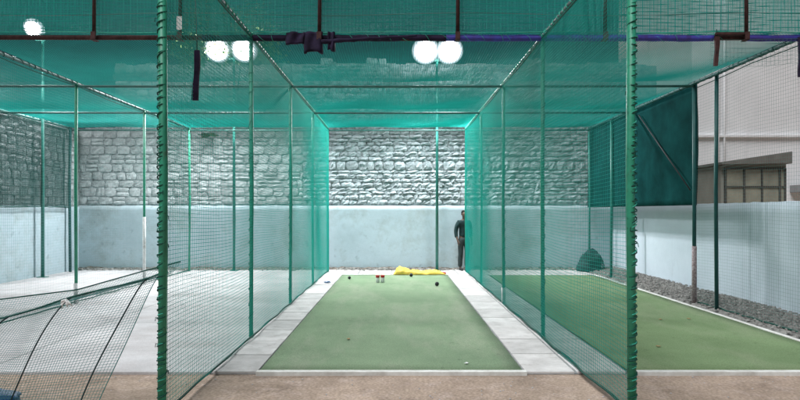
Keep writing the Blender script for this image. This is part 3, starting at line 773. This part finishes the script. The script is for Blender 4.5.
# ------------------------------------------------------------------ trees behind the wall
def tree(x, y, H, crown_c, crown_r, n, label, mt):
    e = empty('tree', (x, y, 0), label, 'tree', 'trees behind the tall stone wall')
    mb = MB(); cc = Vector(crown_c) - Vector((x, y, 0))
    pts = [Vector((0, 0, -.1)), Vector((.05, .03, H*.3)), Vector((cc.x*.4, cc.y*.4, H*.55)), Vector((cc.x*.8, cc.y*.8, cc.z+.4))]
    mb.tube(pts, [.17, .13, .1, .03], 8)
    clumps = []
    for k in range(26):
        dvec = Vector((random.gauss(0, 1), random.gauss(0, 1), random.gauss(0, .8))); dvec.normalize()
        p = cc + Vector((dvec.x*crown_r[0], dvec.y*crown_r[1], dvec.z*crown_r[2]))*random.uniform(.35, 1)
        clumps.append(p)
        st = pts[2].lerp(pts[3], random.random()*.7)
        mid = st.lerp(p, .5) + Vector((0, 0, .12))
        mb.tube([st, mid, p], [.035, .02, .006], 5)
    mb.build('trunk', M['bark'], e, smooth=True)
    vs_ = []; fs_ = []
    for i in range(n):
        c = random.choice(clumps)
        p = c + Vector((random.gauss(0, .2), random.gauss(0, .2), random.gauss(0, .16)))
        a = Vector((random.gauss(0, 1), random.gauss(0, 1), random.gauss(-.3, .6))).normalized()
        bb = a.cross(Vector((random.gauss(0, 1), random.gauss(0, 1), random.gauss(0, 1)))).normalized()
        L = random.uniform(.05, .10); W_ = L*.42; o = len(vs_)
        vs_ += [p, p+a*L*.5+bb*W_, p+a*L, p+a*L*.5-bb*W_]; fs_.append((o, o+1, o+2, o+3))
    quadmesh('crown', vs_, fs_, M[mt], e, smooth=False)
tree(-4.9, 17.9, 6, (-4.5, 16.7, 6.3), (1.6, 1.3, 1.3), 6000, 'yellow-green tree around the twin floodlight at the concrete lane', 'leaf')
tree(-7.3, 18.6, 5.5, (-7.2, 18.6, 5.55), (1.2, .9, .8), 2600, 'sparse low tree behind the broken top of the wall', 'leaf')
# weed on the wall
e = empty('wall_weed', (-5.15, YW-0.02, 3.72), 'small dark weed growing from the stone wall under the roof net', 'plant')
vs_ = []; fs_ = []
mb = MB()
for k in range(9):
    a = random.uniform(-1.3, 1.3); L = random.uniform(.12, .28)
    p1 = Vector((math.sin(a)*L, -.08-.1*random.random(), -math.cos(a)*L*.7+.05)); mb.tube([(0, .03, 0), p1*.5+Vector((0, 0, .03)), p1], [.006, .004, .002], 4)
    for q in range(7):
        t = .3+.7*q/6; c = p1*t; o = len(vs_); s_ = 1 if q % 2 else -1
        vs_ += [c, c+Vector((s_*.03, -.01, .02)), c+Vector((s_*.075, -.02, -.01)), c+Vector((s_*.03, -.01, -.025))]; fs_.append((o, o+1, o+2, o+3))
mb.build('stem', M['leafdark'], e); quadmesh('leaves', vs_, fs_, M['leafdark'], e, smooth=False)

# ------------------------------------------------------------------ small things
e = empty('yellow_sheet', (0.53, 15.10, 0.03), 'crumpled yellow sheet lying along the far end of the green carpet', 'sheet')
K, N = 44, 14; vs_ = []; fs_ = []
for i in range(K+1):
    s = i/K; x = -0.62 + 1.30*s
    hgt = 0.085 + 0.075*math.exp(-((s-.17)/.13)**2) + 0.02*math.sin(s*19)*math.exp(-s) + 0.012*noise.noise((s*14, 0, 0))
    hgt *= min(1, s*14)*min(1, (1-s)*9)+.05
    wd_ = 0.17*(1+0.25*noise.noise((s*5, 4, 0)))
    for j in range(N+1):
        a = math.pi*j/N
        vs_.append((x+0.02*noise.noise((s*8, j*.4, 2)), -wd_*math.cos(a)+.02*noise.noise((s*9, j*.6, 5)), max(0, hgt*math.sin(a)**.7*(1+.45*noise.noise((s*16, j*.9, 8))+.25*noise.noise((s*40, j*1.6, 3))))))
for i in range(K):
    for j in range(N): fs_.append((i*(N+1)+j, (i+1)*(N+1)+j, (i+1)*(N+1)+j+1, i*(N+1)+j+1))
quadmesh('sheet', vs_, fs_, M['yellow'], e, smooth=False)
mb = MB(); mb.box(.60, .70, -.06, .04, 0, .045); mb.build('red_end', M['red'], e, bevel=.012)
def lathe(prof, n=14):
    mb = MB(); vs_ = []; fs_ = []
    for r_, z in prof:
        for k in range(n): vs_.append((r_*math.cos(2*math.pi*k/n), r_*math.sin(2*math.pi*k/n), z))
    for i in range(len(prof)-1):
        for k in range(n): fs_.append((i*n+k, i*n+(k+1) % n, (i+1)*n+(k+1) % n, (i+1)*n+k))
    fs_.append(tuple(range(n-1, -1, -1))); fs_.append(tuple((len(prof)-1)*n+k for k in range(n)))
    mb.add(vs_, fs_); return mb
for k, (dx, dy) in enumerate(((-.055, 0), (.055, .03))):
    e = empty('bottle', (-0.375+dx, 13.35+dy, 0.022), 'small white bottle with a red top standing on the carpet', 'bottle', 'pair of white bottles on the carpet')
    lathe([(.036, 0), (.042, .006), (.042, .10), (.030, .125), (.018, .135)]).build('bottle_body', M['white'], e, smooth=True)
    e.scale = (.98, .98, .92)
    lathe([(.044, .118), (.046, .125), (.046, .165), (.040, .175)]).build('cap', M['red'], e, smooth=True)
def ball(x, y, r, label):
    e = empty('ball', (x, y, 0.02), label, 'ball', 'dark balls on the green carpet')
    bm = bmesh.new(); bmesh.ops.create_uvsphere(bm, u_segments=20, v_segments=14, radius=r); me = bpy.data.meshes.new('leather'); bm.to_mesh(me); bm.free(); me.shade_smooth()
    o = bpy.data.objects.new('leather', me); C.objects.link(o); me.materials.append(M['ball']); o.parent = e; o.location.z = r
    mb = MB(); N = 28
    for q in (-.12, 0, .12):
        rr = r*math.sqrt(1-q*q)*1.01
        mb.tube([(r*q, rr*math.cos(2*math.pi*i/N), r+rr*math.sin(2*math.pi*i/N)) for i in range(N+1)], r*.025, 4)
    mb.build('seam', M['mortar2'], e, smooth=True); e.rotation_euler.z = random.uniform(0, 3)
ball(0.847, 12.72, .045, 'dark ball lying alone on the carpet between bottles and right-hand slabs'.replace('right-hand ', 'paving '))
ball(0.345, 14.55, .04, 'dark ball just in front of the yellow sheet')
ball(-1.11, 14.0, .036, 'small dark ball near the carpet corner by the concrete lane net')
def scrap(x, y, s, mt, label, cat, name):
    vs_ = []; fs_ = []; n = 6
    for j in range(n+1):
        for i in range(n+1):
            vs_.append(((i/n-.5)*s*(1+.3*noise.noise((j, 0, s))), (j/n-.5)*s*.7, .012+.3*s*abs(noise.noise((i*.55+x, j*.55+y, 3)))))
    for j in range(n):
        for i in range(n): fs_.append((j*(n+1)+i, j*(n+1)+i+1, (j+1)*(n+1)+i+1, (j+1)*(n+1)+i))
    o = quadmesh(name, vs_, fs_, M[mt]); o.location = (x, y, .006); o.rotation_euler.z = random.uniform(0, 3)
    mo = o.modifiers.new('solid', 'SOLIDIFY'); mo.thickness = .003
    return tag(o, label, cat)
scrap(-1.56, 13.4, .16, 'bluecloth', 'blue scrap lying on the paving slabs beside the net', 'scrap', 'blue_scrap')
scrap(0.72, 6.22, .045, 'white', 'tiny white paper scrap at the front edge of the carpet', 'paper', 'paper_scrap').location.z = .018
for k, (x, y) in enumerate(((3.84, 8.75), (4.28, 8.8), (3.05, 7.0), (-0.6, 7.4))):
    o = scrap(x, y, .05, 'dryleaf', ['one of two dry leaves lying together on the wall lane carpet', 'one of two dry leaves lying together on the wall lane carpet', 'single dry leaf on the wall lane carpet near its white front strip', 'dry leaf on the yellow-sheet lane carpet'][k], 'leaf', 'dry_leaf')
    o.location.z = .018
    if k < 2: o['group'] = 'pair of dry leaves on the wall lane carpet'
# heap of net at the foot of the corner post
e = empty('net_heap', (5.2, 16.08, 0), 'dark heap of bundled netting at the foot of the corner post', 'net heap'); e.scale = (.85, .85, .78)
vs_ = []; fs_ = []; n, k_ = 36, 16
for j in range(k_+1):
    t = j/k_
    for i in range(n):
        a = 2*math.pi*i/n
        r_ = (0.36*math.cos(t*math.pi/2)**.75 + .02)*(1+.35*noise.noise((math.cos(a)*1.5, math.sin(a)*1.5, t*2.5))+.16*noise.noise((math.cos(a)*6, math.sin(a)*6, t*8)))
        vs_.append((r_*math.cos(a)*1.05, r_*math.sin(a)*.8, (.60*math.sin(t*math.pi/2)+.16*t**3)*(1+.12*noise.noise((math.cos(a)*2, math.sin(a)*2+t*4, 2)))))
for j in range(k_):
    for i in range(n): fs_.append((j*n+i, j*n+(i+1) % n, (j+1)*n+(i+1) % n, (j+1)*n+i))
quadmesh('bundle', vs_, fs_, M['blackrope'], e)
mb = MB()
for q in range(26):
    a = random.uniform(0, 6.28); b2 = a+random.uniform(.6, 1.8)
    pts = []
    for i in range(9):
        t = i/8; aa = a+(b2-a)*t; h = math.sin(math.pi*t*.9)*random.uniform(.5, .62)
        rr = .40*math.sqrt(max(.02, 1-(h/.72)**2))
        pts.append((rr*math.cos(aa)*1.05, rr*math.sin(aa)*.8, h+.02))
    mb.tube(pts, .006, 4)
mb.build('loose_cords', M['rope'], e, smooth=True)
# blue tarp bundle by the curtain
e = empty('blue_bundle', (-3.44, 4.98, -0.04), 'blue tarpaulin bundle on the dirt under the loose net curtain', 'bundle')
vs_ = []; fs_ = []
for j in range(k_+1):
    t = j/k_
    for i in range(n):
        a = 2*math.pi*i/n
        r_ = (math.cos(t*math.pi/2)**.6 + .02)*(1+.25*noise.noise((math.cos(a)*2+5, math.sin(a)*2, t*3))+.12*noise.noise((math.cos(a)*6, math.sin(a)*6+3, t*8)))
        vs_.append((.30*r_*math.cos(a), .2*r_*math.sin(a), .15*math.sin(t*math.pi/2)*(1+.2*noise.noise((math.cos(a)*3, math.sin(a)*3, 2)))))
for j in range(k_):
    for i in range(n): fs_.append((j*n+i, j*n+(i+1) % n, (j+1)*n+(i+1) % n, (j+1)*n+i))
quadmesh('tarpaulin', vs_, fs_, M['bluecloth'], e)
mb = MB(); mb.tube([(-.03+.02*math.sin(i), -.22*math.cos(math.pi*i/12), .17*math.sin(math.pi*i/12)+.005) for i in range(13)], .006, 5); mb.build('tie', M['blackrope'], e)

# ------------------------------------------------------------------ person at the end of the dividing net
def skinned(name, vd, ed, material, parent, root=0, sub=2):
    bm = bmesh.new(); lay = bm.verts.layers.skin.verify()
    vv = []
    for (x, y, z, r_) in vd:
        v = bm.verts.new((x, y, z)); rr = r_ if isinstance(r_, tuple) else (r_, r_); v[lay].radius = rr; vv.append(v)
    for a, bb in ed: bm.edges.new((vv[a], vv[bb]))
    vv[root][lay].use_root = True
    me = bpy.data.meshes.new(name); bm.to_mesh(me); bm.free()
    o = bpy.data.objects.new(name, me); C.objects.link(o); o.parent = parent; me.materials.append(material)
    s = o.modifiers.new('skin', 'SKIN'); s.use_smooth_shade = True
    o.modifiers.new('sub', 'SUBSURF').render_levels = sub
    o.modifiers['sub'].levels = sub
    return o
pr = empty('person', (1.815, 16.3, 0.0), 'person in dark shirt and grey trousers standing at the net end by the stone wall', 'person')
pr.rotation_euler.z = R(22)
vd = [(0,0,.88,(.125,.095)), (0,.01,1.02,(.115,.085)), (0,.0,1.18,(.125,.09)), (0,.0,1.30,(.12,.085)), (0,.0,1.375,(.055,.055)), (0,-.01,1.425,(.046,.048)),
      (0,-.02,1.475,(.058,.07)), (0,-.015,1.535,(.068,.082)), (0,-.01,1.585,(.055,.065))]
ed = [(0,1),(1,2),(2,3),(3,4),(4,5),(5,6),(6,7),(7,8)]
def limb(pts, start):
    last = start
    for p in pts:
        vd.append(p); ed.append((last, len(vd)-1)); last = len(vd)-1
    return last
for s in (-1, 1):
    h = limb([(s*.15,.0,1.305,.058), (s*.195,.015,1.22,.048), (s*.225,.04,1.06,.040), (s*.222,.0,.93,.033), (s*.215,-.045,.83,.025), (s*.212,-.06,.785,(.018,.034))], 3)
    for k, (ox, L) in enumerate(((-.026, .065), (-.009, .078), (.009, .074), (.025, .058))):      # four fingers
        limb([(s*.210,-.066+ox,.752,.0085), (s*.206,-.07+ox,.752-L*.5,.0078), (s*.196,-.072+ox,.752-L,.0065)], h)
    limb([(s*.196,-.095,.785,.010), (s*.186,-.112,.755,.0085), (s*.182,-.116,.73,.007)], h)           # thumb from the side of the palm
    limb([(s*.085,0,.82,.083), (s*.095,-.005,.62,.068), (s*.097,-.01,.46,.054), (s*.10,.02,.28,.049), (s*.10,.03,.09,.036), (s*.103,-.02,.045,.036), (s*.112,-.11,.03,.028)], 0)
skinned('body', vd, ed, M['skin'], pr)
skinned('shirt', [(0,0,.86,(.15,.118)), (0,.01,1.02,(.14,.105)), (0,0,1.18,(.145,.108)), (0,0,1.30,(.135,.098)), (0,0,1.365,(.07,.068)),
                  (-.15,0,1.305,.074), (-.2,.015,1.22,.066), (-.226,.038,1.05,.056), (-.222,0,.88,.048), (.15,0,1.305,.074), (.2,.015,1.22,.066), (.226,.038,1.05,.056), (.222,0,.88,.048)],
        [(0,1),(1,2),(2,3),(3,4),(3,5),(5,6),(6,7),(7,8),(3,9),(9,10),(10,11),(11,12)], M['shirt'], pr)
skinned('trousers', [(0,0,.93,(.135,.105)), (0,0,.86,(.138,.11))] + [(s*q[0], q[1], q[2], q[3]) for s in (-1, 1) for q in ((.088,0,.78,.098), (.096,-.005,.62,.082), (.098,-.01,.46,.070), (.10,.02,.28,.066), (.10,.025,.085,.062))],
        [(0,1),(1,2),(2,3),(3,4),(4,5),(5,6),(1,7),(7,8),(8,9),(9,10),(10,11)], M['trouser'], pr)
skinned('hair', [(0,.035,1.50,(.05,.05)), (0,.022,1.56,(.076,.075)), (0,.005,1.605,(.062,.066)), (0,-.05,1.605,(.045,.03))], [(0,1),(1,2),(2,3)], M['hair'], pr)
for s in (-1, 1):
    skinned('shoe', [(s*.102,.05,.04,.040), (s*.104,-.02,.042,.043), (s*.111,-.10,.034,.040), (s*.114,-.16,.028,.028)], [(0,1),(1,2),(2,3)], M['ball'], pr)
    skinned('ear', [(s*.066,-.005,1.50,.010), (s*.072,0,1.525,.015), (s*.070,.002,1.545,.010)], [(0,1),(1,2)], M['skin'], pr, sub=1)
    skinned('eye', [(s*.026,-.092,1.530,.009), (s*.030,-.092,1.530,.009)], [(0,1)], M['hair'], pr, sub=1)
skinned('nose', [(0,-.090,1.535,.008), (0,-.104,1.508,.011), (0,-.094,1.498,.012)], [(0,1),(1,2)], M['skin'], pr, sub=1)
skinned('mouth', [(-.02,-.083,1.468,.006), (0,-.088,1.467,.008), (.02,-.083,1.468,.006)], [(0,1),(1,2)], M['rust'], pr, sub=1)
